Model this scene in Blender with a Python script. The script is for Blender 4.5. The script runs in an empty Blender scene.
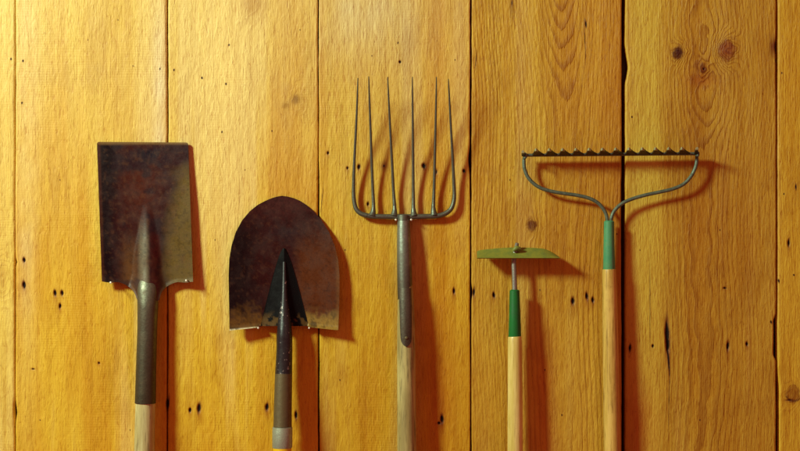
import bpy, bmesh, math, random
import numpy as np
from mathutils import Vector

# ------------------------------------------------------------------ camera, light, exposure
S = 0.002            # metres per photograph pixel on the wall plane
D = 2.6              # camera distance from the wall
sc = bpy.context.scene
col = sc.collection
cam_d = bpy.data.cameras.new('camera')
cam = bpy.data.objects.new('camera', cam_d); col.objects.link(cam)
cam.location = (0, -D, 0); cam.rotation_euler = (math.radians(90), 0, 0)
cam_d.sensor_width = 36; cam_d.lens = 36 * D / (800 * S)
cam_d.clip_start = 0.05; cam_d.clip_end = 100
sc.camera = cam

w = bpy.data.worlds.new('World'); sc.world = w; w.use_nodes = True
bg = w.node_tree.nodes['Background']
bg.inputs[0].default_value = (1.0, 0.18, 0.15, 1); bg.inputs[1].default_value = 0.33

def area(name, loc, target, size, power, color):
    L = bpy.data.lights.new(name, 'AREA'); L.shape = 'DISK'; L.size = size; L.energy = power; L.color = color
    o = bpy.data.objects.new(name, L); col.objects.link(o); o.location = loc
    o.rotation_euler = (Vector(target) - Vector(loc)).to_track_quat('-Z', 'Y').to_euler()
    return o
area('key_lamp', (-2.25, -1.80, 1.45), (0.05, 0, -0.05), 0.56, 126, (0.81, 1.0, 0.74))
area('soft_fill_lamp', (0.9, -2.4, 0.9), (0.1, 0, 0), 1.4, 3, (1.0, 0.62, 0.42))

sc.view_settings.view_transform = 'Standard'; sc.view_settings.look = 'None'
sc.view_settings.exposure = 0.0; sc.view_settings.gamma = 1.0
try:
    sc.cycles.use_denoising = True
    sc.cycles.max_bounces = 6
except Exception: pass

rng = np.random.default_rng(7)
random.seed(7)

# ------------------------------------------------------------------ helpers
def W(px, py, d=0.0):
    k = S * (D - d) / D
    return Vector(((px - 400) * k, -d, (225.5 - py) * k))

def lin(r, g, b):
    f = lambda c: ((c / 255 + 0.055) / 1.055) ** 2.4 if c > 10 else c / 255 / 12.92
    return np.array([f(r), f(g), f(b)])

def vnoise(x, y, fx, fy, seed):
    """smooth value noise, x and y arrays of one shape, fx/fy cells per unit"""
    r = np.random.default_rng(seed)
    T = r.random((256, 256))
    X = x * fx + 1000.37; Y = y * fy + 1000.71
    xi = np.floor(X).astype(int); yi = np.floor(Y).astype(int)
    u = X - xi; v = Y - yi
    u = u * u * (3 - 2 * u); v = v * v * (3 - 2 * v)
    a = T[xi % 256, yi % 256]; b = T[(xi + 1) % 256, yi % 256]
    c = T[xi % 256, (yi + 1) % 256]; d = T[(xi + 1) % 256, (yi + 1) % 256]
    return (a * (1 - u) + b * u) * (1 - v) + (c * (1 - u) + d * u) * v

def fbm(x, y, fx, fy, seed, n=3):
    t = 0; a = 1; s = 0
    for i in range(n):
        t = t + a * vnoise(x, y, fx * 2 ** i, fy * 2 ** i, seed + i); s += a; a *= .5
    return t / s

def sstep(a, b, x):
    t = np.clip((x - a) / (b - a), 0, 1); return t * t * (3 - 2 * t)

class NT:
    """small helper for node materials"""
    def __init__(s, name):
        s.m = bpy.data.materials.new(name); s.m.use_nodes = True
        s.t = s.m.node_tree; s.b = s.t.nodes['Principled BSDF']
    def n(s, typ, **kw):
        nd = s.t.nodes.new(typ)
        for k, v in kw.items():
            if k.startswith('_'): setattr(nd, k[1:], v)
        return nd
    def put(s, sock, v):
        if v is None: return
        if hasattr(v, 'links'): s.t.links.new(v, sock)
        else: sock.default_value = v
    def math(s, op, a, b=None, c=None, clamp=False):
        nd = s.t.nodes.new('ShaderNodeMath'); nd.operation = op; nd.use_clamp = clamp
        s.put(nd.inputs[0], a); s.put(nd.inputs[1], b); s.put(nd.inputs[2], c)
        return nd.outputs[0]
    def mix(s, f, a, b, mode='MIX'):
        nd = s.t.nodes.new('ShaderNodeMix'); nd.data_type = 'RGBA'; nd.blend_type = mode
        s.put(nd.inputs[0], f); s.put(nd.inputs[6], a); s.put(nd.inputs[7], b)
        return nd.outputs[2]
    def attr(s, name, out='Fac'):
        nd = s.t.nodes.new('ShaderNodeAttribute'); nd.attribute_name = name; return nd.outputs[out]
    def coord(s, scale=(1, 1, 1), off=(0, 0, 0)):
        tc = s.t.nodes.new('ShaderNodeTexCoord'); mp = s.t.nodes.new('ShaderNodeMapping')
        s.t.links.new(tc.outputs['Object'], mp.inputs[0]); mp.inputs['Scale'].default_value = scale
        mp.inputs['Location'].default_value = off
        return mp.outputs[0]
    def noise(s, vec, scale=1, detail=2, rough=.5, dist=0):
        nd = s.t.nodes.new('ShaderNodeTexNoise'); s.put(nd.inputs['Vector'], vec)
        nd.inputs['Scale'].default_value = scale; nd.inputs['Detail'].default_value = detail
        nd.inputs['Roughness'].default_value = rough; nd.inputs['Distortion'].default_value = dist
        return nd.outputs[0]
    def rng(s, v, a, b, c=0, d=1, smooth=True):
        nd = s.t.nodes.new('ShaderNodeMapRange'); nd.interpolation_type = 'SMOOTHSTEP' if smooth else 'LINEAR'
        s.put(nd.inputs[0], v)
        for i, x in enumerate((a, b, c, d)): s.put(nd.inputs[i + 1], x)
        return nd.outputs[0]
    def bump(s, h, dist, strength=1, normal=None):
        nd = s.t.nodes.new('ShaderNodeBump'); s.put(nd.inputs['Height'], h)
        nd.inputs['Distance'].default_value = dist; nd.inputs['Strength'].default_value = strength
        if normal is not None: s.put(nd.inputs['Normal'], normal)
        return nd.outputs[0]

def c4(c): return (float(c[0]), float(c[1]), float(c[2]), 1)

def link_mesh(name, me, mat, parent=None, label=None, sub=None):
    o = bpy.data.objects.new(name, me); col.objects.link(o)
    if mat: me.materials.append(mat)
    if parent:
        o.parent = parent
        me.transform(parent.matrix_world.inverted() if False else __import__('mathutils').Matrix.Translation(-parent.location))
    if sub: o.parent = sub
    if label: o['label'] = label
    return o

def mesh_from(verts, faces, smooth=True, sharp=40):
    me = bpy.data.meshes.new('m'); me.from_pydata([tuple(v) for v in verts], [], faces); me.update()
    bm = bmesh.new(); bm.from_mesh(me); bmesh.ops.recalc_face_normals(bm, faces=bm.faces); bm.to_mesh(me); bm.free()
    if smooth:
        me.polygons.foreach_set('use_smooth', [True] * len(me.polygons))
        try: me.set_sharp_from_angle(angle=math.radians(sharp))
        except Exception: pass
    return me

def tube(path, radii, seg=24, caps=True, smooth=True, sub=1, flat=None, roundcap=0):
    """swept tube; radii: r or (rx, ry) per point, ry along the frame's 2nd axis (towards the viewer)"""
    P = [Vector(p) for p in path]; R = [(r, r) if not isinstance(r, tuple) else r for r in radii]
    if sub > 1:                                   # catmull-rom
        Q = []; RR = []
        n = len(P)
        for i in range(n - 1):
            p0, p1, p2, p3 = P[max(i - 1, 0)], P[i], P[i + 1], P[min(i + 2, n - 1)]
            for k in range(sub):
                t = k / sub
                Q.append(0.5 * ((2 * p1) + (p2 - p0) * t + (2 * p0 - 5 * p1 + 4 * p2 - p3) * t * t + (3 * p1 - p0 - 3 * p2 + p3) * t ** 3))
                RR.append(tuple(R[i][j] * (1 - t) + R[i + 1][j] * t for j in (0, 1)))
        Q.append(P[-1]); RR.append(R[-1]); P, R = Q, RR
    vs = []; fs = []
    for i, p in enumerate(P):
        t = (P[min(i + 1, len(P) - 1)] - P[max(i - 1, 0)]).normalized()
        front = Vector((0, -1, 0)); front = front - t * front.dot(t)
        if front.length < .15:
            front = Vector((0, 0, 1)) - t * t.z
        front.normalize(); side = t.cross(front).normalized()
        for k in range(seg):
            a = 2 * math.pi * k / seg
            vs.append(p + side * math.cos(a) * R[i][0] + front * math.sin(a) * R[i][1])
    for i in range(len(P) - 1):
        for k in range(seg):
            a = i * seg + k; b = i * seg + (k + 1) % seg
            fs.append((a, b, b + seg, a + seg))
    if caps:
        fs.append(tuple(range(seg))); fs.append(tuple(range((len(P) - 1) * seg, len(P) * seg)))
    return mesh_from(vs, fs, smooth)

def sheet_solid(front, back):
    """closed solid between two (rows, cols, 3) grids"""
    nr, nc, _ = front.shape
    vs = np.concatenate([front.reshape(-1, 3), back.reshape(-1, 3)]); o = nr * nc; fs = []
    for i in range(nr - 1):
        for j in range(nc - 1):
            a = i * nc + j; fs.append((a, a + 1, a + nc + 1, a + nc)); fs.append((o + a, o + a + nc, o + a + nc + 1, o + a + 1))
    for j in range(nc - 1):
        fs.append((j, o + j, o + j + 1, j + 1)); a = (nr - 1) * nc + j; fs.append((a, a + 1, o + a + 1, o + a))
    for i in range(nr - 1):
        a = i * nc; fs.append((a, a + nc, o + a + nc, o + a)); a = i * nc + nc - 1; fs.append((a, o + a, o + a + nc, a + nc))
    return mesh_from(vs, fs, True, 50)

def thing(name, loc, label, cat, group=None):
    o = bpy.data.objects.new(name, None); col.objects.link(o); o.location = loc; o.empty_display_size = .05
    o['label'] = label; o['category'] = cat
    if group: o['group'] = group
    return o

def tint(me, rgb):
    a = me.color_attributes.new('tint', 'FLOAT_COLOR', 'POINT')
    buf = np.ones((len(me.vertices), 4), np.float32); buf[:, :3] = rgb; a.data.foreach_set('color', buf.ravel())

# ------------------------------------------------------------------ materials
def mat_plank():
    t = NT('stained_rough_wood')
    tc = t.attr('tint', 'Color'); ring = t.attr('ring'); ra = t.attr('ringamp'); pit = t.attr('pit')
    off = t.attr('shift')
    tcn = t.n('ShaderNodeTexCoord'); cmb = t.n('ShaderNodeVectorMath'); cmb.operation = 'ADD'
    t.t.links.new(tcn.outputs['Object'], cmb.inputs[0])
    ofv = t.n('ShaderNodeCombineXYZ'); t.put(ofv.inputs[2], off); t.put(ofv.inputs[0], 0.0); t.t.links.new(ofv.outputs[0], cmb.inputs[1])
    def vec(sx, sz):
        mp = t.n('ShaderNodeMapping'); t.t.links.new(cmb.outputs[0], mp.inputs[0]); mp.inputs['Scale'].default_value = (sx, 3, sz); return mp.outputs[0]
    # growth rings: a sharpened wave of the ring field
    wob = t.noise(vec(70, 14), 1, 3, .6)
    ph = t.math('ADD', ring, t.math('MULTIPLY', wob, 0.9))
    fr = t.math('FRACT', ph)
    late = t.math('MULTIPLY', t.rng(fr, 0.35, 0.9), t.rng(fr, 0.9, 1.0, 1, 0))
    late = t.math('MULTIPLY', late, ra)
    fibre = t.noise(vec(420, 16), 1, 3, .65)
    fibre2 = t.noise(vec(150, 5), 1, 2, .5)
    lump = t.noise(vec(230, 52), 1, 3.0, .55, .8)
    lump2 = t.noise(vec(60, 22), 1, 2, .5)
    speck = t.noise(vec(330, 120), 1, 1, .5)
    # saw marks across the board
    sw = t.n('ShaderNodeTexWave'); sw.wave_type = 'BANDS'; sw.bands_direction = 'Z'; sw.wave_profile = 'SIN'
    t.put(sw.inputs['Vector'], vec(2.2, 24)); sw.inputs['Scale'].default_value = 2.6; sw.inputs['Distortion'].default_value = 5.5
    sw.inputs['Detail'].default_value = 3.0; sw.inputs['Detail Scale'].default_value = 1.7
    sawmask = t.rng(t.noise(vec(9, 6), 1, 2, .5), .42, .68)
    saw = t.math('MULTIPLY', sw.outputs[0], t.math('MULTIPLY', sawmask, t.attr('sawamp')))
    # colour
    c = t.mix(t.math('MULTIPLY', late, .62), tc, t.mix(1.0, tc, (.50, .27, .2, 1), 'MULTIPLY'))
    c = t.mix(t.rng(fibre, .52, .80, 0, .38), c, t.mix(1.0, c, (.62, .44, .35, 1), 'MULTIPLY'))
    c = t.mix(t.rng(fibre, .48, .22, 0, .30), c, t.mix(1.0, c, (1.16, 1.18, 1.3, 1), 'MULTIPLY'))
    c = t.mix(t.rng(fibre2, .5, .75, 0, .35), c, t.mix(1.0, c, (.80, .66, .5, 1), 'MULTIPLY'))
    c = t.mix(t.rng(lump, .46, .28, 0, .60), c, t.mix(1.0, c, (.72, .52, .40, 1), 'MULTIPLY'))
    c = t.mix(t.rng(t.noise(vec(520, 90), 1, 2, .6), .40, .25, 0, .5), c, t.mix(1.0, c, (.6, .42, .3, 1), 'MULTIPLY'))
    c = t.mix(t.rng(speck, .70, .78, 0, .6), c, t.mix(1.0, c, (.42, .26, .2, 1), 'MULTIPLY'))
    # pits: nail holes and cracks, stain and inner shade painted near-black, with a rust rim
    edge = t.math('ADD', pit, t.math('MULTIPLY', t.math('SUBTRACT', t.noise(vec(330, 120), 1, 3, .6), .5), .8))
    rim = t.rng(edge, 1.0, 2.1, .75, 0)
    hole = t.rng(edge, .75, 1.05, 1, 0)
    c = t.mix(rim, c, (.14, .035, .012, 1))
    c = t.mix(hole, c, (.012, .006, .004, 1))
    t.put(t.b.inputs['Base Color'], c)
    t.put(t.b.inputs['Roughness'], t.math('ADD', t.rng(lump, .3, .7, .46, .60), t.math('MULTIPLY', hole, .4)))
    t.b.inputs['Specular IOR Level'].default_value = 0.32
    # relief
    h = t.math('MULTIPLY', late, 1.0)
    h = t.math('SUBTRACT', h, t.math('MULTIPLY', fibre, t.attr('fibamp')))
    h = t.math('ADD', h, t.math('MULTIPLY', lump, t.rng(lump2, .35, .62, 1.1, 2.4)))
    h = t.math('ADD', h, t.math('MULTIPLY', lump2, .9))
    h = t.math('ADD', h, t.math('MULTIPLY', saw, .13))
    h = t.math('SUBTRACT', h, t.math('MULTIPLY', hole, 3.0))
    t.put(t.b.inputs['Normal'], t.bump(h, 0.0008, .9))
    return t.m

def mat_metal(name, use_tint=True, base=(.08, .06, .05), metallic=.55, rough=.42, rust=.3, rustcol=(.16, .05, .02), scale=1.0, bumpd=.0004, chip=None, spec=.5):
    t = NT(name)
    v = t.coord()
    n1 = t.noise(v, 40 * scale, 5, .65); n2 = t.noise(v, 260 * scale, 4, .6); n3 = t.noise(v, 900, 2, .6)
    c = t.attr('tint', 'Color') if use_tint else c4(base)
    c = t.mix(t.rng(n1, .40, .68, 0, rust), c, c4(rustcol))
    c = t.mix(t.rng(n2, .52, .72, 0, .45), c, t.mix(1.0, c, (.45, .42, .42, 1), 'MULTIPLY'))
    c = t.mix(t.rng(n2, .46, .30, 0, .45), c, t.mix(1.0, c, (1.5, 1.4, 1.3, 1), 'MULTIPLY'))
    c = t.mix(t.rng(n3, .66, .74, 0, .5 if spec > .3 else .12), c, (.30, .24, .17, 1)); t.b.inputs['Specular IOR Level'].default_value = spec
    if chip:
        ch = t.rng(t.math('ADD', n2, t.math('MULTIPLY', n1, .5)), chip[0], chip[0] + .035)
        c = t.mix(ch, c, chip[1])
        t.put(t.b.inputs['Metallic'], t.math('MULTIPLY', ch, .6))
    else:
        t.put(t.b.inputs['Metallic'], metallic)
    t.put(t.b.inputs['Base Color'], c)
    t.put(t.b.inputs['Roughness'], t.rng(n1, .3, .7, rough - .08, rough + .16))
    h = t.math('ADD', n2, t.math('MULTIPLY', n1, 1.5))
    t.put(t.b.inputs['Normal'], t.bump(h, bumpd, .8))
    return t.m

def mat_handle(name, a, b, dark, rough=.5, off=(0, 0, 0), contrast=1.0):
    t = NT(name)
    v = t.coord((1, 1, .055), off)
    f = t.noise(v, 260, 4, .65); f2 = t.noise(t.coord((1, 1, .10), off), 70, 3, .6); g = t.noise(t.coord((1, 1, .3), off), 40, 3, .5)
    c = t.mix(t.rng(f2, .35, .65), c4(a), c4(b))
    c = t.mix(t.rng(f, .50, .72, 0, .8 * contrast), c, c4(dark))
    gr = t.noise(t.coord((1, 1, .5), off), 22, 5, .7)
    c = t.mix(t.rng(gr, .52, .70, 0, .38 * contrast), c, t.mix(1.0, c, (.50, .42, .32, 1), 'MULTIPLY'))
    c = t.mix(t.rng(t.noise(t.coord((1, 1, .6), off), 420, 2, .5), .70, .78, 0, .7), c, c4(dark))
    c = t.mix(t.rng(g, .55, .75, 0, .4 * contrast), c, t.mix(1.0, c, (.55, .45, .35, 1), 'MULTIPLY'))
    t.put(t.b.inputs['Base Color'], c)
    t.put(t.b.inputs['Roughness'], rough)
    t.put(t.b.inputs['Normal'], t.bump(t.math('ADD', f, f2), .0005, .7))
    return t.m

def mat_paint(name, c1, c2, under, thr=.68, rough=.38):
    t = NT(name)
    v = t.coord()
    n1 = t.noise(v, 60, 4, .6); n2 = t.noise(v, 320, 4, .65)
    c = t.mix(t.rng(n1, .35, .65), c4(c1), c4(c2))
    c = t.mix(t.rng(t.math('ADD', n2, t.math('MULTIPLY', t.math('SUBTRACT', n1, .5), .5)), thr, thr + .05, 0, .9), c, c4(under))
    t.put(t.b.inputs['Base Color'], c)
    t.put(t.b.inputs['Roughness'], t.rng(n1, .3, .7, rough - .06, rough + .12))
    t.put(t.b.inputs['Normal'], t.bump(n2, .0003, .6))
    return t.m

M_plank = mat_plank()
M_back = NT('gap_shade_sheet'); M_back.b.inputs['Base Color'].default_value = (.03, .012, .006, 1); M_back.b.inputs['Roughness'].default_value = .9; M_back = M_back.m  # near-black sheet added behind the planks so the gaps read as shade
M_blade = mat_metal('rusty_blade_steel', True, spec=.20, metallic=.08, rough=.40, bumpd=.0002, rust=.18, rustcol=(.055, .022, .016))
M_socket = mat_metal('worn_grey_socket_steel', True, metallic=.75, rough=.47, rust=.35, rustcol=(.10, .05, .03))
M_black = mat_metal('chipped_black_paint', True, metallic=0, rough=.60, rust=.0, spec=.10)
M_fork = mat_metal('aged_fork_steel', False, base=(.14, .165, .13), metallic=.7, rough=.40, rust=.35, rustcol=(.08, .045, .03), scale=2)
M_rake = mat_metal('weathered_rake_steel', False, base=(.13, .185, .135), metallic=.4, rough=.5, rust=.55, rustcol=(.03, .028, .022), scale=3)
M_tooth = mat_metal('worn_highlighted_tooth_steel', True, metallic=.55, rough=.45, rust=.2, rustcol=(.06, .03, .03), scale=3)
M_ferr = mat_metal('dull_grey_ferrule', False, base=(.36, .42, .32), metallic=.5, rough=.45, rust=.3, rustcol=(.25, .2, .13), scale=2)
M_brown = mat_metal('brown_oxidised_steel', False, base=(.13, .10, .045), metallic=.4, rough=.5, rust=.3, rustcol=(.07, .035, .02), scale=2)
M_hoe = mat_paint('olive_green_paint', lin(128, 134, 50), lin(108, 122, 48), lin(96, 88, 48), .66, .50)
M_green = mat_paint('bright_green_paint', lin(10, 112, 48), lin(14, 98, 44), lin(70, 84, 50), .68, .42)
M_teal = mat_paint('faded_teal_paint', lin(64, 146, 104), lin(80, 150, 100), lin(104, 112, 78), .645, .46)
M_yellow = mat_paint('yellow_paint', lin(228, 186, 10), lin(220, 170, 8), lin(150, 110, 40), .76, .4)
M_pin = mat_metal('bright_nail_steel', False, base=(.8, .74, .62), metallic=.3, rough=.35, rust=.1)
M_h_spade = mat_handle('weathered_pale_ash', lin(204, 196, 140), lin(178, 164, 108), lin(112, 96, 60), .55, (.3, 0, .2))
M_h_fork = mat_handle('weathered_grey_ash', lin(186, 174, 112), lin(150, 136, 82), lin(80, 68, 40), .55, (1.3, 0, .7), 1.2)
M_h_hoe = mat_handle('varnished_pale_wood', lin(230, 210, 132), lin(208, 188, 98), lin(160, 134, 62), .35, (2.3, 0, 1.7), .6)
M_h_rake = mat_handle('varnished_golden_wood', lin(220, 188, 100), lin(194, 162, 74), lin(140, 106, 44), .38, (4.3, 0, 2.7), 1.1)

# ------------------------------------------------------------------ the plank wall
Y0, Y1 = -70, 560
# (left edge px, right edge px at the top -> bottom), base colours, ring description
gaps = [(-290, -289), (-140, -138.6), (14.2, 15.6), (166.6, 168.2), (317.8, 319.2), (470.2, 471.8), (621.4, 625.6), (775.4, 777.6), (930, 931.5), (1080, 1081)]
holes = [ # px, py, rx, ry
 (11, 59, .8, 1), (23, 61, .8, 1), (22, 103, .8, 1), (174, 70, .8, 1), (160, 69, .7, 1), (24, 260, 1.3, 2.2), (24, 285, 1.6, 3.2), (55, 293, 1.3, 2.6), (62, 293, 1.3, 2.3),
 (60, 306, 1.1, 2.2), (99, 363, 1.0, .8), (33, 369, 1.6, .5), (202, 78, .9, 1), (226, 84, .8, 1), (229, 45, .8, .9), (222, 132, .7, .9), (272, 131, .7, .7), (328, 153, 1, 1.4),
 (398, 43, .6, 1.2), (400, 62, 1.1, 1.1), (372, 56, .6, .6), (586, 24, .8, 3.2), (632, 117, .8, .8), (782, 73, .7, .8), (796, 187, .8, 2.4), (784, 194, .6, .8), (789, 243, 1.1, 3.4), (725, 288, 1.8, .7),
 (779, 281, .8, 1.6), (728, 346, 1.3, 3.8), (747, 344, 1.2, 1.8), (630, 348, 1.2, 3.2), (653, 346, 1.1, 1.4), (667.3, 334, 2.1, 13), (668, 346, 1.8, 6), (668.5, 360, .9, 12), (454, 291, 1.1, 2.6), (494, 295, 1.3, 2.4),
 (190, 410, 1.2, 2), (199, 408, 1.7, 4), (267, 407, 1.6, 3), (296, 415, 1.2, 3.4), (359, 167, 1.4, 2.2), (384, 166, .9, 1), (424, 166, 2.0, 2.4), (436, 172, 1.3, 2.2), (464, 171, 1.3, 1.6), (347.5, 168, 1, 1.2),
 (368, 204, 1.0, 1.8), (470, 162, 1.0, 5), (573, 301, 1.6, 3.2), (587, 296, 1.3, 3.2), (593, 300, 1.3, 2.4), (562, 415, .6, .8), (442, 419, 1.6, 3.6), (439, 423, 1.6, 1.1), (617, 234, .7, .7),
 (474, 292, 1, 4), (776, 60, .7, 2), (794, 275, .8, .8), (704, 69, 1.2, .8), (168, 404, 1.2, 6), (771, 322, .9, 1.4), (512, 3, .5, 2.5), (650, 300, .3, 40), (669, 395, .3, 30), (540, 290, .5, .8),
 (88, 40, .5, .5), (133, 66, .5, .5), (118, 20, .5, .6), (245, 170, .5, .6), (300, 30, .5, .6), (345, 250, .6, .8), (340, 380, .6, .7), (455, 60, .5, .6), (510, 180, .5, .7), (545, 370, .5, .8),
 (720, 230, .5, .7), (700, 420, .6, .8), (640, 250, .5, .6), (215, 240, .5, .6), (60, 180, .5, .5), (476, 60, .35, 9), (585, 40, .3, 20), (322, 200, .3, 14), (790, 400, 4.2, .5, -.2), (40, 420, .6, .5), (130, 430, .5, .6), (220, 360, .5, .6)]
TAN = lin(120, 82, 28)
def A(r, g, b): return lin(r, g, b)
boards = []
base_cols = {2: A(230, 198, 84), 3: A(230, 192, 56), 4: A(227, 186, 46), 5: A(216, 178, 42), 6: A(210, 172, 54), 7: A(204, 169, 54), 8: A(216, 180, 50)}
def board_fields(i, X, Y):
    """X, Y in photograph pixels: tint rgb, ring field, ring strength, extra relief (m)"""
    seed = 100 + i * 13
    base = base_cols.get(i, A(224, 180, 70))
    c = np.ones(X.shape + (3,)) * base
    def mul(mask, k): c[:] = c * (1 - mask[..., None] * (1 - np.array(k)))
    def to(mask, k): c[:] = c * (1 - mask[..., None]) + np.array(k) * mask[..., None]
    def g(x, y, sx, sy, soft=1.0):
        n = (fbm(X, Y, .06, .03, seed + 77) - .5) * 1.2
        q = ((X - x) / sx) ** 2 + ((Y - y) / sy) ** 2
        return np.exp(-q * soft) * np.clip(1 + n, 0, 1.5)
    streak = fbm(X, Y, .045, .0022, seed, 4); streak2 = fbm(X, Y, .15, .006, seed + 5, 3); big = fbm(X, Y, .012, .006, seed + 9, 3)
    mul(sstep(.45, .72, streak) * .75, (.86, .70, .40)); to(sstep(.50, .25, streak) * .55, A(244, 216, 138) if i < 5 else A(206, 168, 84))
    mul(sstep(.5, .8, streak2) * .5, (.84, .74, .55)); mul(sstep(.48, .72, big) * .6, (.88, .74, .5)); gr_ = fbm(X, Y, .05, .03, seed + 55, 4); mul(sstep(.56, .74, gr_) * .45, (.80, .70, .58))
    for hh_ in holes:
        if hh_[2] > .95 and X.min() - 4 < hh_[0] < X.max() + 4: mul(np.exp(-((X - hh_[0]) / (hh_[2] * 1.7)) ** 2 - ((Y - hh_[1] - hh_[3]) / (hh_[3] * 2.6)) ** 2) * (.35 + .5 * abs(math.sin(hh_[0] * 3.7))), (.60, .36, .26))
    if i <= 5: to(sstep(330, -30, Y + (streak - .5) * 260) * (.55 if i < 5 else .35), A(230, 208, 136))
    relief = (fbm(X, Y, .05, .004, seed + 21, 3) - .5) * .0012 + (fbm(X, Y, .12, .04, seed + 31, 2) - .5) * .0005
    ringamp = np.full(X.shape, .10); sp = 5.0
    xc = 90; h = 60 + 0 * Y
    if i == 2: xc = -40; sp = 7
    if i == 3:
        xc = 95; h = 40 + .05 * (Y); ringamp += .05 ; sp = 8
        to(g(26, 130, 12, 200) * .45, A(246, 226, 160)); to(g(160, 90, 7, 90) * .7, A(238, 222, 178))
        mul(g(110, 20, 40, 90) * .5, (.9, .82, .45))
    if i == 4:
        xc = 262; h = 30 + .1 * np.abs(Y - 30); sp = 7
        mul(g(253, 4, 14, 12) * .9, (.62, .42, .3)); mul(g(296, 99, 5, 5) * 1.0, (.55, .48, .45)); mul(g(286, 105, 4, 4) * .8, (.62, .55, .5))
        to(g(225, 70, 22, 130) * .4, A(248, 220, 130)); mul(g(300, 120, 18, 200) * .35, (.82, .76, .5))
    if i == 5:
        xc = 405; h = 26 + .06 * Y; sp = 5.5; ringamp += .18 * g(395, 20, 40, 90)
        to(g(365, 10, 42, 45) * .55, A(222, 206, 150)); to(g(402, 30, 12, 60) * .35, A(206, 186, 126)); mul(g(440, 280, 24, 300) * .45, (.95, .70, .42))
        mul(g(384, 166, 4, 5) * 1, (.45, .3, .25))
        mul(g(441, 380, 10, 70) * .45, (.85, .55, .45))  # soft red shadow band of the fork handle, painted into the board
    if i == 6:
        xc = 561 + 3 * np.sin(Y / 60); h = 3 + 26 * sstep(-90, 125, Y) + 5 * sstep(100, 520, Y); sp = 3.3; ringamp = .26 + .5 * vnoise(X, Y, .08, .004, 991) ** 1.5 + .25 * np.exp(-((X - 561) / 22) ** 2) * sstep(260, 60, Y)
        mul(g(590, 60, 26, 160) * .5, (.93, .75, .55)); mul(g(532, 225, 4.5, 5) * 1, (.45, .3, .25)); mul(g(512, 5, 2.5, 14), (.45, .3, .2))
        mul(g(545, 400, 14, 120) * .6, (.86, .52, .42)); to(g(585, 425, 14, 70) * .35, A(220, 178, 62))  # first term paints the hoe handle's reddish shadow band into the board
        mul(sstep(605, 621, X) * .35, (.85, .6, .5))
    if i == 7:
        xc = 702 + 4 * np.sin(Y / 45); h = 14 + .09 * np.abs(Y - 75) * (Y < 75) + 12 * sstep(75, 160, Y) + 3 * sstep(160, 500, Y); sp = 3.4
        ringamp = .28 + .55 * np.exp(-((X - 702) / 26) ** 2)
        to(sstep(668, 655, X) * sstep(626, 640, X) * .75, A(212, 186, 66)); mul(sstep(665, 700, X) * .4, (.88, .76, .60))
        ringamp = ringamp * (1 - .75 * sstep(668, 650, X))
        mul(g(678, 53, 5.0, 5.5, 1.3) * 1.3, (.34, .20, .24)); mul(g(726, 51, 10, 12) * .8, (.62, .40, .36)); mul(g(702, 66, 10, 9) * .5, (.7, .5, .42)); mul(g(702, 80, 16, 8) * .7, (.80, .52, .42))
        mul(g(773, 47, 4, 10), (.4, .2, .15)); mul(g(640, 430, 16, 55) * .9, (.80, .50, .42)); to(g(655, 420, 6, 60) * .4, A(218, 180, 60)); mul(g(740, 180, 50, 300) * .3, (.92, .82, .6))
        mul(g(697, 215, 22, 100) * .35, (.85, .7, .6))
    if i == 8:
        xc = 860; h = 40 + 0 * Y; sp = 6
        mul(g(794, 394, 7, 8) * .55, (.62, .48, .4))
        rr = np.hypot((X - 794) / 8, (Y - 394) / 7); mul(np.exp(-((rr - 1) / .12) ** 2) * (Y > 396) * .9, (.3, .15, .1))
    if i == 2:
        to(g(5, 120, 14, 300) * .3, A(240, 214, 130)); rr = np.hypot(X / 9, (Y - 278) / 16); mul(g(0, 278, 7, 12) * .5, (.7, .55, .4))
    xw = X + (fbm(X, Y, .02, .007 if i in (6, 7) else .010, seed + 41, 2) - .5) * (7 if i in (6, 7) else 18)
    if i == 7: xw = xw + (fbm(X, Y, .11, .10, 977, 3) - .5) * 9 * np.exp(-((X - 700) / 26) ** 2 - ((Y - 45) / 48) ** 2) + 1.6 * np.sin(Y / 7 + X / 14) * np.exp(-((X - 703) / 18) ** 2)
    f = np.sqrt((xw - xc) ** 2 + h ** 2)
    Xk = X + (fbm(X, Y, .13, .13, 1201, 3) - .5) * 7; Yk = Y + (fbm(X, Y, .13, .13, 1301, 3) - .5) * 9
    for (kx, ky, sx, sy, a) in [(678, 53, 7, 9, 16), (726, 51, 12, 16, 22), (702, 68, 8, 12, 11), (532, 225, 5, 11, 7), (794, 394, 9, 14, 24), (296, 99, 7, 14, 12), (0, 278, 11, 24, 36), (253, 4, 12, 18, 14)]:
        f = f + a * np.exp(-((Xk - kx) / sx) ** 2 - ((Yk - ky) / sy) ** 2)
        ringamp = ringamp + .25 * np.exp(-((X - kx) / sx / 1.6) ** 2 - ((Y - ky) / sy / 1.6) ** 2)
    for (kx, ky, kr, kc) in [(678, 53, 5.2, (.36, .20, .22)), (726, 51, 8.0, (.72, .44, .40)), (702, 68, 3.0, (.55, .34, .28)), (532, 225, 4.6, (.45, .28, .2)), (296, 99, 3.0, (.78, .72, .66)), (286, 105, 2.4, (.84, .78, .7)), (794, 394, 6, (.68, .52, .42))]:
        q_ = np.hypot(Xk - kx, (Yk - ky) * .85); inner = fbm(X, Y, .35, .35, 1401, 3)
        mul(sstep(kr + 1.2, kr - 1.0, q_) * np.clip(.35 + 1.1 * inner, 0, 1), kc)
        mul(np.exp(-((q_ - kr) / 1.3) ** 2) * (.1 if kx < 300 else .45), (.50, .32, .27))
    ring = f / sp
    return np.clip(c, 0, 1), ring, np.clip(ringamp, 0, 1), relief

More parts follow.
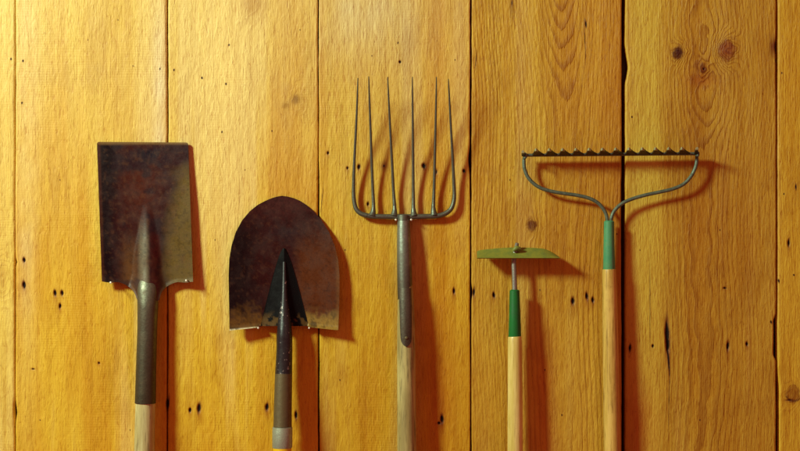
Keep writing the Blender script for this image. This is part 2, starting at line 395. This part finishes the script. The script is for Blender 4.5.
def make_plank(i, xl0, xr0, parent, fine):
    dx = .6 if fine else 3.0; dy = .95 if fine else 5.0
    ny = int((Y1 - Y0) / dy) + 1; nx = int((xr0 - xl0) / dx) + 1
    y = np.linspace(Y0, Y1, ny)
    u = np.linspace(0, 1, nx)
    ends = np.array([0, 0, .3, .8, 1.5]) / (xr0 - xl0)
    u = np.concatenate([ends, u[(u > ends[-1] * 1.2) & (u < 1 - ends[-1] * 1.2)], 1 - ends[::-1]])
    nx = len(u)
    wob = lambda s, a: (fbm(y, y * 0, .012, 1, 500 + s, 3) - .5) * a + (fbm(y, y * 0, .09, 1, 600 + s, 3) - .5) * a * .45
    xl = xl0 + wob(i * 2, 1.5); xr = xr0 + wob(i * 2 + 1, 1.5)
    G = lambda c, s: np.exp(-((y - c) / s) ** 2)
    if i == 7: xl = xl + 3.2 * sstep(42, 70, y) * sstep(88, 66, y) ; xr = xr - 2.6 * sstep(312, 322, y) * sstep(362, 354, y) - 1.0 * G(47, 7) + .5
    if i == 8: xl = xl + 1.6 * sstep(365, 390, y) + .4
    if i == 3: xr = xr - .9 * G(404, 5) - .6 * sstep(270, 290, y); xl = xl + 1.4 * G(412, 7) + 1.0 * G(262, 3)
    if i == 2: xr = xr - 1.1 * G(410, 9)
    if i == 5: xr = xr - 1.6 * G(160, 10)
    if i == 6: xl = xl + 1.0 * G(292, 6)
    X = xl[:, None] + (xr - xl)[:, None] * u[None, :]; Y = np.repeat(y[:, None], nx, 1)
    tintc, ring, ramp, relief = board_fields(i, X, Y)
    pit = np.full(X.shape, 3.0)
    for (hx, hy, rx, ry, *sl) in holes:
        if fine and xl0 - 4 < hx < xr0 + 4:
            sl_ = sl[0] if sl else math.sin(hx * 7.1) * .12
            pit = np.minimum(pit, ((np.abs(X - hx - sl_ * (Y - hy)) / (rx * .88)) ** 1.45 + (np.abs(Y - hy) / (ry * 1.1)) ** 1.45) ** (1 / 1.45))
    # a broken splinter at the edge of the knotty board
    d = -relief
    for (hx, hy, rx, ry, *sl) in holes:
        if fine and rx > .9 and xl0 < hx < xr0:
            d = d + .004 * np.exp(-(((X - hx) / (rx * 1.0)) ** 2 + ((Y - hy) / (ry * 1.0)) ** 2) ** 1.5)
    # rounded edges, side faces going back
    e = np.minimum(u, 1 - u) * (xr0 - xl0)
    d = d + (.0016 * np.exp(-(e / .7) ** 2))[None, :]
    d[:, 0] = .020; d[:, -1] = .020
    d = d + [0, .0, .0006, 0, .0004, -.0002, .0012, -.0004, .0008, 0, 0][i % 11]
    P = np.stack([(X - 400) * S, d, (225.5 - Y) * S], -1).reshape(-1, 3)
    me = bpy.data.meshes.new('plank')
    nv = len(P); a = (np.arange(ny - 1)[:, None] * nx + np.arange(nx - 1)[None, :]).ravel()
    quads = np.stack([a, a + nx, a + nx + 1, a + 1], -1)
    me.vertices.add(nv); me.vertices.foreach_set('co', P.astype(np.float32).ravel())
    me.loops.add(quads.size); me.loops.foreach_set('vertex_index', quads.astype(np.int32).ravel())
    me.polygons.add(len(quads)); me.polygons.foreach_set('loop_start', (np.arange(len(quads)) * 4).astype(np.int32))
    try: me.polygons.foreach_set('loop_total', np.full(len(quads), 4, np.int32))
    except Exception: pass
    me.update(calc_edges=True); me.validate()
    me.polygons.foreach_set('use_smooth', np.ones(len(me.polygons), bool))
    for nm, arr in (('ring', ring), ('ringamp', ramp), ('pit', pit), ('shift', np.full(X.shape, i * 1.37)), ('sawamp', np.full(X.shape, 1.0 if i < 6 else .25)), ('fibamp', np.full(X.shape, 1.3 if i < 6 else 2.0))):
        at = me.attributes.new(nm, 'FLOAT', 'POINT'); at.data.foreach_set('value', arr.astype(np.float32).ravel())
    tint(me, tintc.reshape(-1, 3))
    return link_mesh('plank', me, M_plank, parent)

wall = thing('plank_wall', (0, 0, (225.5 - Y1) * S), 'wall of upright rough yellow boards with dark gaps and nail holes behind the tools', 'wall')
wall_labels = {3: 'broad pale golden board at the far left', 6: 'brownish board with straight coarse grain behind the hoe', 7: 'knotty amber board with two dark knots near the top', 8: 'narrow strip of yellow board at the right edge', 2: 'narrow strip of pale board at the left edge'}
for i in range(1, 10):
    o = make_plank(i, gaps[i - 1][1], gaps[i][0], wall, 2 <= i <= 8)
    if i in wall_labels: o['label'] = wall_labels[i]
bm = bmesh.new()
bmesh.ops.create_cube(bm, size=1)
for v in bm.verts:
    v.co = Vector((v.co.x * 2.72 , .030 + v.co.y * .016, (225.5 - (Y0 + Y1) / 2) * S + v.co.z * (Y1 - Y0 - 2) * S))
me = bpy.data.meshes.new('backing'); bm.to_mesh(me); bm.free()
link_mesh('gap_shade_backing', me, M_back, wall)

# ------------------------------------------------------------------ spade
def np_W(px, py, d):
    k = S * (D - d) / D
    return np.stack([(px - 400) * k, -d, (225.5 - py) * k], -1)

YB = 556   # handles run on below the picture
spade = thing('garden_spade', W(144, YB, .06), 'square-bladed spade with dark rusty blade up and pale wooden handle, leftmost tool', 'spade')
def sp_d(py): return .004 + (py - 142) * .00006
nr, nc = 110, 90
V, U = np.meshgrid(np.linspace(0, 1, nr), np.linspace(-1, 1, nc), indexing='ij')
def spade_grid(off):
    s = U
    yb0 = 281.5
    cx = 142.5 + 5 * V; half = 45.6 + .3 * V
    corner = 1 - .02 * np.clip((np.abs(s) - .95) / .05, 0, 1) * 0
    # bottom outline: square shoulders that sweep down into the neck
    ax = np.abs(s) * 45.5
    t = np.clip((ax - 11.5) / 24.0, 0, 1)
    yb = yb0 + 19 * (1 - np.sqrt(np.clip(1 - (1 - t) ** 2, 0, 1))) + 1.0 * np.sin(np.clip((ax - 30) / 15, 0, 1) * math.pi)
    yt = 142.2 + 1.6 * np.clip((np.abs(s) - .965) / .035, 0, 1) ** 2 + .3 * s
    py = yt + (yb - yt) * V
    px = cx + half * s * corner
    px = 142.5 + 5 * (py - 142) / 140 + (45.6) * s
    lean = sp_d(py)
    dish = .0075 * np.abs(s) ** 1.6 * (.45 + .55 * V) + .001 * np.abs(s) ** 4
    hh = sstep(196, 270, py)
    wdt = 3.0 + 5.0 * sstep(200, 270, py) + 4.0 * sstep(270, 300, py)
    r = np.clip(1 - ((px - 147.2) / (wdt * 1.9)) ** 2, 0, 1) ** 1.6
    ridge = (.015 * hh + .010 * sstep(262, 298, py)) * r
    buckle = (fbm(px, py, .03, .02, 61, 2) - .5) * .0022
    lip = .0015 * np.clip((V - .97) / .03, 0, 1)
    d = lean + dish + ridge + buckle + lip - off
    return px, py, d
px, py, d = spade_grid(0); front = np_W(px, py, d); px2, py2, d2 = spade_grid(.0024); back = np_W(px, py, d2)
me = sheet_solid(front, back)
def blade_tint(px, py):
    c = np.ones(px.shape + (3,)) * lin(44, 14, 18)
    def to(m, k): c[:] = c * (1 - np.clip(m, 0, 1)[..., None]) + k * np.clip(m, 0, 1)[..., None]
    n = fbm(px, py, .05, .05, 71, 4); n2 = fbm(px, py, .14, .1, 81, 4)
    to(np.exp(-((px - 140) / 22) ** 2 - ((py - 185) / 42) ** 2) * .8, lin(78, 32, 18))
    to(sstep(160, 184, px + (n - .5) * 16 + (py - 215) * .13) * sstep(165, 190, py + (n - .5) * 30) * .8, lin(106, 86, 38))  # olive right side: light caught by the dished blade, painted into the tint
    to(sstep(136, 142, px) * sstep(151, 147, px) * sstep(212, 250, py) * .8, lin(112, 104, 84)); to(np.exp(-((px - 155) / 5) ** 2) * sstep(215, 250, py) * .85, lin(74, 26, 24)); to(np.exp(-((px - 130) / 8) ** 2) * sstep(225, 265, py) * .5, lin(128, 86, 40))  # ridge shading painted in: lit grey left flank, shaded red right flank
    to(sstep(.52, .66, n) * .75 * sstep(172, 156, px), lin(30, 18, 28)); to(np.exp(-((px - 152) / 26) ** 2 - ((py - 154) / 7) ** 2) * 1.1 * sstep(.3, .55, n2), lin(20, 12, 28))
    to(sstep(120, 106, px + (n2 - .5) * 14) * .9, lin(14, 5, 11))  # shaded left side of the dish painted dark into the tint
    to(sstep(.58, .72, n2) * .25, lin(92, 58, 40)); sc_ = fbm(px, py, .35, .35, 311, 3); to(sstep(.62, .74, sc_) * .2, lin(104, 70, 44)); to(sstep(.40, .28, sc_) * .3, lin(18, 9, 12)); to(sstep(145.5, 143.5, py) * .8, lin(128, 98, 58))
    to(sstep(4.5, 2, np.abs(px - 101 + (281 - py) * .03)) * .3, lin(110, 60, 40))
    return c
bt = blade_tint(px, py).reshape(-1, 3)
tint(me, np.concatenate([bt, bt * .6]))
link_mesh('blade', me, M_blade, spade)
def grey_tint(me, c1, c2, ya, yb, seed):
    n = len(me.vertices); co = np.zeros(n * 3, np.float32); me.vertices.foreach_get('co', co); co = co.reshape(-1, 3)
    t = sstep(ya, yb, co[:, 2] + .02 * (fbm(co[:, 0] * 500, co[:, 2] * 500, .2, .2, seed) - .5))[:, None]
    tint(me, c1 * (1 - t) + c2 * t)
pts = [(147.0, 262, 6), (147.2, 275, 8.8), (147.6, 290, 10.6), (147.8, 305, 10.4), (147.2, 330, 9.8), (146.2, 365, 10.0), (145.3, 403, 10.5)]
me = tube([W(a, b, sp_d(b) + (-.004 if b < 270 else .003 if b < 280 else .010 if b < 300 else .012)) for a, b, r in pts], [(r * S * .985, r * S * (.62 if b < 280 else .75 if b < 300 else .99)) for a, b, r in pts], 40, sub=5)
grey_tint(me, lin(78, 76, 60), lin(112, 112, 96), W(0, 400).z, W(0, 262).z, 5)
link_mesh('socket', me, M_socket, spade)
me = tube([W(145.4, 401, sp_d(401) + .012), W(144.6, 440, sp_d(440) + .012), W(143.9, 500, sp_d(500) + .012), W(143.3, YB, sp_d(YB) + .012)], [9.6 * S, 9.9 * S, 10.2 * S, 10.2 * S], 40, sub=4)
link_mesh('handle', me, M_h_spade, spade)

# ------------------------------------------------------------------ round point shovel
shovel = thing('round_shovel', W(282, YB, .07), 'round-pointed shovel, dark rusty blade up, grey ferrule, between the spade and the fork', 'shovel')
def sh_d(py): return .004 + (py - 196) * .00009
outl = [(195.8, 282, 282), (196.6, 277, 288), (198.2, 271.5, 294), (201, 265, 300.5), (205, 257.5, 306.5), (211, 250, 313.5), (220, 242.3, 321.5), (232, 235.8, 329), (246, 231.4, 334.8), (260, 229.2, 338.2), (275, 228.6, 339.4), (290, 228.8, 339.5), (310, 229.2, 339.0), (331, 229.5, 338.3)]
oy = np.array([o[0] for o in outl]); ol = np.array([o[1] for o in outl]); orr = np.array([o[2] for o in outl])
nr, nc = 120, 100
tv = np.linspace(0, 1, nr) ** 1.7
V, U = np.meshgrid(tv, np.linspace(-1, 1, nc), indexing='ij')
yrow = 195.8 + (331 - 195.8) * tv
L = np.interp(yrow, oy, ol); R = np.interp(yrow, oy, orr)
PX = (L + R)[:, None] / 2 + (R - L)[:, None] / 2 * U
# the straight shoulders: left one level, raised notch near the frog
bot = 330 - .0 * U
ax = (PX - 283.5)
PY = np.repeat(yrow[:, None], nc, 1)
edgeb = np.where(ax < 0, 330.5 - 3.2 * np.clip((ax + 54) / 30, 0, 1), 327.0 + 3.0 * np.clip((ax - 24) / 28, 0, 1))
edgeb = np.where(np.abs(ax) < 25, 325.5, edgeb)
PY = 195.8 + (PY - 195.8) * (1 - V ** 3 + V ** 3 * (edgeb - 195.8) / (331 - 195.8))
s = U
dd = sh_d(PY) + .0095 * np.abs(s) ** 2 * sstep(196, 250, PY) - .004 * sstep(240, 205, PY) + .006 * sstep(230, 196, PY)
dd = dd + .006 * sstep(.975, 1.0, V) * (np.abs(ax) > 25) + (fbm(PX, PY, .03, .03, 91, 2) - .5) * .003
front = np_W(PX, PY, dd); back = np_W(PX, PY, dd - .0022)
me = sheet_solid(front, back)
def shovel_tint(px, py, V=V):
    c = np.ones(px.shape + (3,)) * lin(48, 15, 15)
    def to(m, k): c[:] = c * (1 - np.clip(m, 0, 1)[..., None]) + k * np.clip(m, 0, 1)[..., None]
    n = fbm(px, py, .06, .06, 171, 4); n2 = fbm(px, py, .2, .2, 181, 4)
    to(sstep(292, 306, px + (n - .5) * 10) * sstep(215, 262, py) * .9, lin(88, 44, 18))
    to(sstep(268, 240, px + (n - .5) * 18) * sstep(205, 240, py) * .85, lin(10, 5, 9))
    to(np.exp(-((px - 288) / 16) ** 2 - ((py - 232) / 9) ** 2) * .7 * sstep(.3, .6, n2), lin(34, 18, 26))
    to(np.exp(-((px - 285) / 30) ** 2 - ((py - 205) / 12) ** 2) * .5, lin(82, 48, 46))
    to(sstep(303, 322, py + (n2 - .5) * 26) * .85 * (px < 262), lin(112, 76, 30)); to(sstep(308, 322, py + (n2 - .5) * 16) * .95 * (px > 300), lin(150, 120, 54))
    to(sstep(.985, .995, V) * sstep(262, 252, px), lin(236, 224, 186))
    to(sstep(.60, .72, n2) * sstep(300, 320, py) * .7, lin(50, 34, 24))
    to(sstep(334.8, 337.5, px) * sstep(230, 260, py) * .3, lin(130, 90, 50))
    sc_ = fbm(px, py, .4, .4, 411, 3); to(sstep(.62, .74, sc_) * .18, lin(100, 62, 40)); to(sstep(.40, .28, sc_) * .3, lin(14, 7, 9))
    return c
bt = shovel_tint(PX, PY).reshape(-1, 3); tint(me, np.concatenate([bt, bt * .6]))
blade = link_mesh('blade', me, M_blade, shovel)
# frog: the raised black tongue that runs up the blade from the socket
nr, nc = 60, 40
V, U = np.meshgrid(np.linspace(0, 1, nr), np.linspace(-1, 1, nc), indexing='ij')
half = 3.5 + 20.5 * V ** .85 + 0 * U
PY = 248 + 78 * V + 2.5 * np.abs(U) ** 3 * (1 - V) * 0 - 3.2 * (1 - np.abs(U)) * (V > .98) * 0
PY = PY + (1 - V) * 5 * U ** 2
PX = 284 + .5 * V + half * U
cone = np.clip(1 - np.abs(U), 0, 1)
rise = .0015 + (.002 + .013 * V) * cone ** 1.5 + .002 * V
dfr = sh_d(PY) + rise * np.sqrt(np.clip(1 - U ** 2, 0, 1)) ** .3
edge_d = sh_d(PY) + .0095 * (half * np.abs(U) / 54) ** 2
dfr = np.maximum(dfr, edge_d + .0012)
front = np_W(PX, PY, dfr); back = np_W(PX, PY, edge_d - .0025)
n2 = fbm(PX, PY, .28, .22, 211, 4); ft = np.ones(PX.shape + (3,)) * np.array([.003, .0022, .003])
m_ = (sstep(.54, .64, n2 + .16 * (V - .9)) * sstep(.78, .92, V))[..., None]; ft = ft * (1 - m_) + lin(84, 62, 32) * m_
m_ = (sstep(.10, .03, np.abs(U)) * sstep(.15, .4, V) * sstep(.3, .6, n2))[..., None] * .8; ft = ft * (1 - m_) + lin(96, 66, 52) * m_  # ridge highlight painted along the centre of the tongue
me = sheet_solid(front, back); ft = ft.reshape(-1, 3); tint(me, np.concatenate([ft, ft]))
link_mesh('frog', me, M_black, shovel, sub=blade)
pts = [(284.2, 262, 1.6), (284.3, 280, 2.3), (284.4, 300, 3.6), (284.5, 318, 6.2), (284.5, 335, 7.8), (284.2, 355, 8.0), (283.6, 374, 8.5)]
me = tube([W(a, b, sh_d(b) + {262: .0045, 280: .009, 300: .014, 318: .016}.get(b, .019)) for a, b, r in pts], [r * S for a, b, r in pts], 32, sub=5)
M_black2 = mat_metal('scuffed_black_socket', False, base=(.012, .011, .014), rough=.34, rust=.0, scale=.6, chip=(.90, (.34, .30, .28, 1)))
link_mesh('socket', me, M_black2, shovel)
d0 = sh_d(374) + .019
me = tube([W(283.6, 373.8, d0), W(283.0, 400, d0 + .005), W(282.5, 427, d0 + .010)], [8.5 * S, 8.8 * S, 9.1 * S], 32, sub=3)
link_mesh('sleeve', me, M_brown, shovel)
me = tube([W(282.5, 426.6, d0 + .010), W(282.5, 427.4, d0 + .010), W(282.4, 432, d0 + .011), W(282.3, 447, d0 + .0145), W(282.3, 448, d0 + .0145)], [9.2 * S, 9.8 * S, 9.9 * S, 9.8 * S, 9.0 * S], 32)
link_mesh('ferrule', me, M_ferr, shovel)
me = tube([W(282.3, 446, d0 + .0145), W(281.8, 500, d0 + .027), W(281.4, YB, d0 + .04)], [9.0 * S, 9.2 * S, 9.2 * S], 32, sub=4)
link_mesh('handle', me, M_yellow, shovel)

# ------------------------------------------------------------------ digging fork
fork = thing('digging_fork', W(407, YB, .076), 'six-tined steel fork with long thin tines pointing up and worn wooden handle', 'garden fork')
def fk_d(py):      # tines bow away from the wall towards their tips
    return float(np.interp(py, [76, 100, 130, 150, 170, 190, 205, 217], [.066, .050, .034, .025, .0175, .0125, .012, .014]))
def tine(pts):
    P = [W(x, y, fk_d(y)) for x, y, r in pts]; return tube(P, [(r * S, r * S * 1.1) for x, y, r in pts], 14, sub=4)
T = [[(372.2, 215.8, 4.0), (373.5, 208, 1.95), (372.8, 190, 1.5), (371.6, 160, 1.35), (370.4, 125, 1.15), (369.3, 95, .85), (368.8, 76.5, .45)],
     [(394.0, 215.8, 4.0), (394.6, 208, 1.95), (393.4, 190, 1.5), (391.9, 160, 1.35), (390.0, 125, 1.15), (388.5, 95, .85), (387.7, 77, .45)],
     [(414.0, 215.8, 4.0), (413.4, 208, 1.95), (413.3, 190, 1.5), (413.1, 160, 1.35), (412.8, 125, 1.15), (412.5, 95, .85), (412.4, 77, .45)],
     [(434.0, 215.4, 4.0), (433.4, 207, 1.95), (434.0, 190, 1.5), (434.8, 160, 1.35), (435.6, 125, 1.15), (436.2, 95, .85), (436.4, 77, .45)]]
outer = [[(367.0, 215.6, 2.5), (360.6, 213.4, 2.4), (356.0, 208.6, 2.25), (353.9, 199, 2.0), (353.6, 184, 1.7), (354.4, 160, 1.4), (356.2, 125, 1.15), (357.4, 95, .85), (357.9, 78, .45)],
         [(441.0, 215.2, 2.5), (447.0, 212.6, 2.4), (451.8, 207.6, 2.25), (454.2, 198, 2.0), (453.9, 184, 1.7), (452.8, 160, 1.4), (450.8, 125, 1.15), (449.2, 95, .85), (448.4, 79, .45)]]
for p in [outer[0]] + T + [outer[1]]:
    link_mesh('tine', tine(p), M_fork, fork)
cb = [(361.5, 213.6), (367, 215.6), (374, 216.4), (385, 216.6), (394, 216.7), (404, 216.9), (414, 216.7), (425, 216.4), (434, 216.2), (441, 215.2), (446.5, 212.8)]
me = tube([W(x, y, fk_d(min(y, 217)) + (.0) ) for x, y in cb], [(2.0 * S, 2.2 * S), (2.4 * S, 2.4 * S)] + [(2.55 * S, 2.5 * S)] * 3 + [(3.0 * S, 2.9 * S)] + [(2.55 * S, 2.5 * S)] * 3 + [(2.4 * S, 2.4 * S), (2.0 * S, 2.2 * S)], 16, sub=4)
link_mesh('crossbar', me, M_fork, fork)
def fh_d(py): return float(np.interp(py, [217, 240, 270, 300, 346, 450, 560], [.015, .018, .022, .0255, .029, .034, .039]))
me = tube([W(403.4, 216, .015), W(403.4, 221.5, .017)], [6.0 * S, 5.6 * S], 28)
link_mesh('collar', me, M_fork, fork)
ys = list(range(221, 300, 8)) + [299]
pts = [(403.5, 220, 6.0), (403.6, 228, 6.4), (403.9, 245, 6.9), (404.4, 270, 7.3), (404.9, 290, 7.5), (405.2, 300, 7.4)]
me = tube([W(a, b, fh_d(b)) for a, b, r in pts], [r * S for a, b, r in pts], 32, sub=5)
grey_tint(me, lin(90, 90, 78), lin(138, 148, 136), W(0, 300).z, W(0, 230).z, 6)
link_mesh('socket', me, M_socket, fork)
# wooden handle and the strap tongue riveted on its front
hp = [(405.3, 285, 6.9), (405.7, 300, 7.9), (406.0, 325, 8.7), (406.2, 350, 9.0), (406.5, 400, 9.2), (406.8, 451, 9.4), (407.2, YB, 9.6)]
handle_me = tube([W(a, b, fh_d(b)) for a, b, r in hp], [r * S for a, b, r in hp], 32, sub=5)
link_mesh('handle', handle_me, M_h_fork, fork)
nr, nc = 50, 24
V, U = np.meshgrid(np.linspace(0, 1, nr), np.linspace(-1, 1, nc), indexing='ij')
PY = 288 + (346.5 - 288) * V; half = np.interp(PY, [288, 300, 320, 338, 342, 345, 346.5], [7.6, 7.5, 7.0, 6.4, 5.4, 3.2, .8])
ang = half * U / 9.0 * 1.0; rr = np.interp(PY, [288, 300, 325, 350], [7.6, 8.3, 9.05, 9.35])
fdv = np.vectorize(fh_d)(PY)
cx = np.interp(PY, [288, 346], [405.2, 406.3]) + .0
PX = cx + rr * np.sin(np.clip(half * U / rr, -1.35, 1.35)) * .96
DD = fdv + rr * S * np.cos(np.clip(half * U / rr, -1.35, 1.35)) + .0004
me = sheet_solid(np_W(PX, PY, DD + .0012), np_W(PX, PY, DD - .0012))
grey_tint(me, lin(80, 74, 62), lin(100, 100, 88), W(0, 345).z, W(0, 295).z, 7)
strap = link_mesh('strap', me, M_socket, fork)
def dome(px, py, d, r, h=.5, seg=16):
    c = W(px, py, d); vs = []; fs = []
    for i in range(5):
        a = i / 4 * math.pi / 2 * .98
        for k in range(seg):
            b = 2 * math.pi * k / seg
            vs.append(c + Vector((math.cos(b) * math.cos(a) * r, -math.sin(a) * r * h, math.sin(b) * math.cos(a) * r)))
    for k in range(seg): vs.append(c + Vector((math.cos(2 * math.pi * k / seg) * r, r * h + .002, math.sin(2 * math.pi * k / seg) * r)))
    for i in range(4):
        for k in range(seg): fs.append((i * seg + k, i * seg + (k + 1) % seg, (i + 1) * seg + (k + 1) % seg, (i + 1) * seg + k))
    fs.append(tuple(range(4 * seg, 5 * seg)))
    for k in range(seg): fs.append((k, (k + 1) % seg, 5 * seg + (k + 1) % seg, 5 * seg + k))
    fs.append(tuple(range(5 * seg, 6 * seg)))
    return mesh_from(vs, fs, True, 60)
rv = dome(406.4, 338, fh_d(338) + 9.3 * S + .0012, .0038, .55)
link_mesh('rivet', rv, M_brown, fork, sub=strap)

# ------------------------------------------------------------------ hoe
hoe = thing('garden_hoe', W(515, YB, .07), 'small hoe with olive blade, bright green ferrule and pale handle beside the rake', 'hoe')
nr, nc = 24, 90
V, U = np.meshgrid(np.linspace(0, 1, nr), np.linspace(-1, 1, nc), indexing='ij')
# blade runs from its arched back edge near the wall forward and down to the straight cutting edge
ptop = 247.4 + 3.2 * np.abs(U) ** 2.0 + 5.6 * np.clip((U - .6) / .4, 0, 1) ** 1.6 + .8 * np.clip((-U - .93) / .07, 0, 1) ** 2
pbot = 257.9 - 0 * U
PXt = 518.5 + 41.5 * U - 1.5 * np.clip(U, 0, 1) * (1 - V) + 0
PYb = ptop + (pbot - ptop) * V
DB = .018 + .028 * V + 0 * U
kk = D / (D - DB)
front = np_W(PXt, PYb, DB); back = np_W(PXt, PYb, DB).copy(); back[..., 1] += .0016; back[..., 2] -= .0014
me = sheet_solid(front, back); link_mesh('blade', me, M_hoe, hoe)
me = tube([W(514.8, 296, .030), W(514.6, 284, .0295), W(514.2, 272, .029), W(513.8, 262, .028), W(514.6, 254, .028), W(516.3, 247.5, .029), W(517.2, 243.0, .031)], [2.6 * S, 2.5 * S, 2.4 * S, 2.4 * S, 2.4 * S, 2.2 * S, 1.8 * S], 20, sub=5)
M_neck = mat_metal('grey_neck_steel', False, base=(.30, .31, .27), metallic=.6, rough=.38, rust=.3, rustcol=(.12, .08, .05), scale=2)
link_mesh('neck', me, M_neck, hoe)
me = tube([W(513.2, 251.2, .036), W(516.5, 248.2, .037), W(520.8, 249.0, .036)], [1.4 * S, 2.6 * S, 1.3 * S], 16, sub=4)
link_mesh('weld', me, M_hoe, hoe)
me = tube([W(514.6, 289.6, .030), W(514.6, 290.6, .030), W(514.7, 310, .0305), W(514.8, 338, .0315), W(514.8, 339.5, .0316)], [3.6 * S, 4.9 * S, 5.5 * S, 6.4 * S, 6.1 * S], 32)
link_mesh('ferrule', me, M_green, hoe)
me = tube([W(514.8, 336, .0314), W(514.9, 342, .0317), W(515.1, 380, .033), W(515.2, 430, .035), W(515.3, YB, .040)], [6.0 * S, 7.0 * S, 7.3 * S, 7.5 * S, 7.7 * S], 32, sub=3)
link_mesh('handle', me, M_h_hoe, hoe)

# ------------------------------------------------------------------ bow rake
rake = thing('bow_rake', W(615, YB, .052), 'wide rake with toothed bar, two curved bows and faded teal ferrule, rightmost tool', 'rake')
rd = .022
# toothed head bar
bar_y = lambda x: 155.3 - 1.6 * (x - 523) / 174
bx = np.linspace(524, 697, 60)
me = tube([W(x, bar_y(x), rd) for x in bx], [(1.6 * S, 2.2 * S)] * 60, 12)
link_mesh('head_bar', me, M_rake, rake)
tx = [523.6 + i * 13.27 for i in range(14)]
def tooth(x, end=0):
    """flat curved tooth: broad root on the bar, running forward and a little up to a blunt tip"""
    rows = 14; vs = []; fs = []; tc = []
    for i in range(rows):
        t = i / (rows - 1)
        d = rd + .002 + .034 * t
        hw = (4.0 * (1 - t) ** 2.4 + 2.1 * math.sqrt(max(0, 1 - t ** 6)) + .2) if not end else (1.9 - .6 * t)
        cx = x - (.8 * (1 - (1 - t) ** 1.6)) + (1.3 * (1 - t) ** 1.3 if not end else 0) + (1.8 * t if end > 0 else 0)
        yy = bar_y(x) - .4 - (5.2 if not end else 5.0 if end > 0 else 3.2) * t ** .8
        th = 1.5 - .2 * t
        for sx, sy in ((-1, -.3), (-.55, -1), (.55, -1), (1, -.3), (1, 1), (-1, 1)):
            vs.append(W(cx + sx * hw, yy + sy * th, d)); tc.append(lin(176, 184, 140) if i >= rows - 3 else lin(128, 138, 100) if sy == -1 else lin(66, 66, 56))  # tips and upper edges painted paler as if lit, tips also worn
    for i in range(rows - 1):
        for k in range(6): fs.append((i * 6 + k, i * 6 + (k + 1) % 6, (i + 1) * 6 + (k + 1) % 6, (i + 1) * 6 + k))
    fs.append(tuple(range(6))); fs.append(tuple(range((rows - 1) * 6, rows * 6)))
    me = mesh_from(vs, fs, True, 45); tint(me, np.array(tc)); return me
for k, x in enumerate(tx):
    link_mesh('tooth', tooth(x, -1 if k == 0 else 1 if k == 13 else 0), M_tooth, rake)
bl = [(a_, b_, .022 + (c_ - .030) * .04) for a_, b_, c_ in [(524.6, 156, .030), (523.9, 161, .031), (524.6, 169, .033), (528.5, 178, .035), (537, 186, .037), (548, 190.5, .038), (562, 193.2, .038), (577, 195.3, .039), (589, 198.2, .041), (598, 203, .045), (604, 210, .048), (606.8, 217, .050), (607.6, 226, .052)]]
br = [(a_, b_, .022 + (c_ - .030) * .04) for a_, b_, c_ in [(696.6, 154, .030), (696.8, 160, .031), (695.2, 168, .033), (690.5, 177, .035), (683, 184.5, .036), (672, 189.2, .036), (658, 192.4, .037), (645, 195.2, .038), (632, 199, .041), (622, 203.6, .044), (615, 210, .048), (611.6, 217, .050), (610.6, 226, .052)]]
bows = []
for q in (bl, br):
    me = tube([W(a, b, c) for a, b, c in q], [(1.3 * S, 1.6 * S)] + [(1.8 * S, 1.9 * S)] * (len(q) - 2) + [(1.8 * S, 1.8 * S)], 14, sub=5)
    bows.append(link_mesh('bow', me, M_rake, rake))
for b_, (cx_, cy_) in zip(bows, ((524.6, 155.2), (696.8, 153.6))):       # forged curl where the bow meets the bar
    me = tube([W(cx_ - 1.6, cy_ - 2.6, .025), W(cx_ + 1.2, cy_ - .8, .028), W(cx_ + .9, cy_ + 2.2, .028), W(cx_ - 1.2, cy_ + 3.6, .025)], [.9 * S, 1.4 * S, 1.4 * S, .9 * S], 12, sub=5)
    link_mesh('curl', me, M_rake, rake, sub=b_)
me = tube([W(609.0, 220.6, .0228), W(609.0, 221.6, .0228), W(609.0, 245, .0226), W(609.2, 271, .0225), W(609.2, 272.4, .0225)], [3.6 * S, 5.0 * S, 5.4 * S, 6.0 * S, 5.7 * S], 32)
link_mesh('ferrule', me, M_teal, rake)
me = tube([W(609.2, 269, .0225), W(609.3, 274, .0225), W(610.0, 310, .0225), W(611.2, 380, .023), W(612.2, 451, .024), W(613.6, YB, .026)], [5.8 * S, 6.9 * S, 7.4 * S, 7.9 * S, 8.3 * S, 8.5 * S], 32, sub=4)
link_mesh('handle', me, M_h_rake, rake)

# ------------------------------------------------------------------ nails that carry the tools
def nail(px, py, dh, label, r=.0021):
    c = W(px, py, dh)
    me = tube([Vector((c.x, 0.010, c.z)), Vector((c.x, -dh + .001, c.z)), Vector((c.x, -dh, c.z)), Vector((c.x, -dh - .0010, c.z)), Vector((c.x, -dh - .0015, c.z))], [r * .6, r * .6, r, r, r * .6], 12)
    o = link_mesh('nail', me, M_pin)
    me.transform(__import__('mathutils').Matrix.Translation(-c)); o.location = c
    o['label'] = label; o['category'] = 'nail'; o['group'] = 'small bright nails that hold up the tools'
nail(110.8, 282.6, .034, "tiny bright nail under the left shoulder of the spade blade")
nail(186.3, 280.6, .034, "tiny bright nail under the right shoulder of the spade blade")
nail(258.3, 328, .034, "tiny bright nail under the shovel blade, left of its black socket", .0018)
nail(309.2, 328, .034, "tiny bright nail under the shovel blade, right of its black socket", .0018)
nail(395.9, 219.8, .022, "tiny bright nail under the fork crossbar, left of the neck")
nail(411.3, 219.7, .022, "tiny bright nail under the fork crossbar, right of the neck")
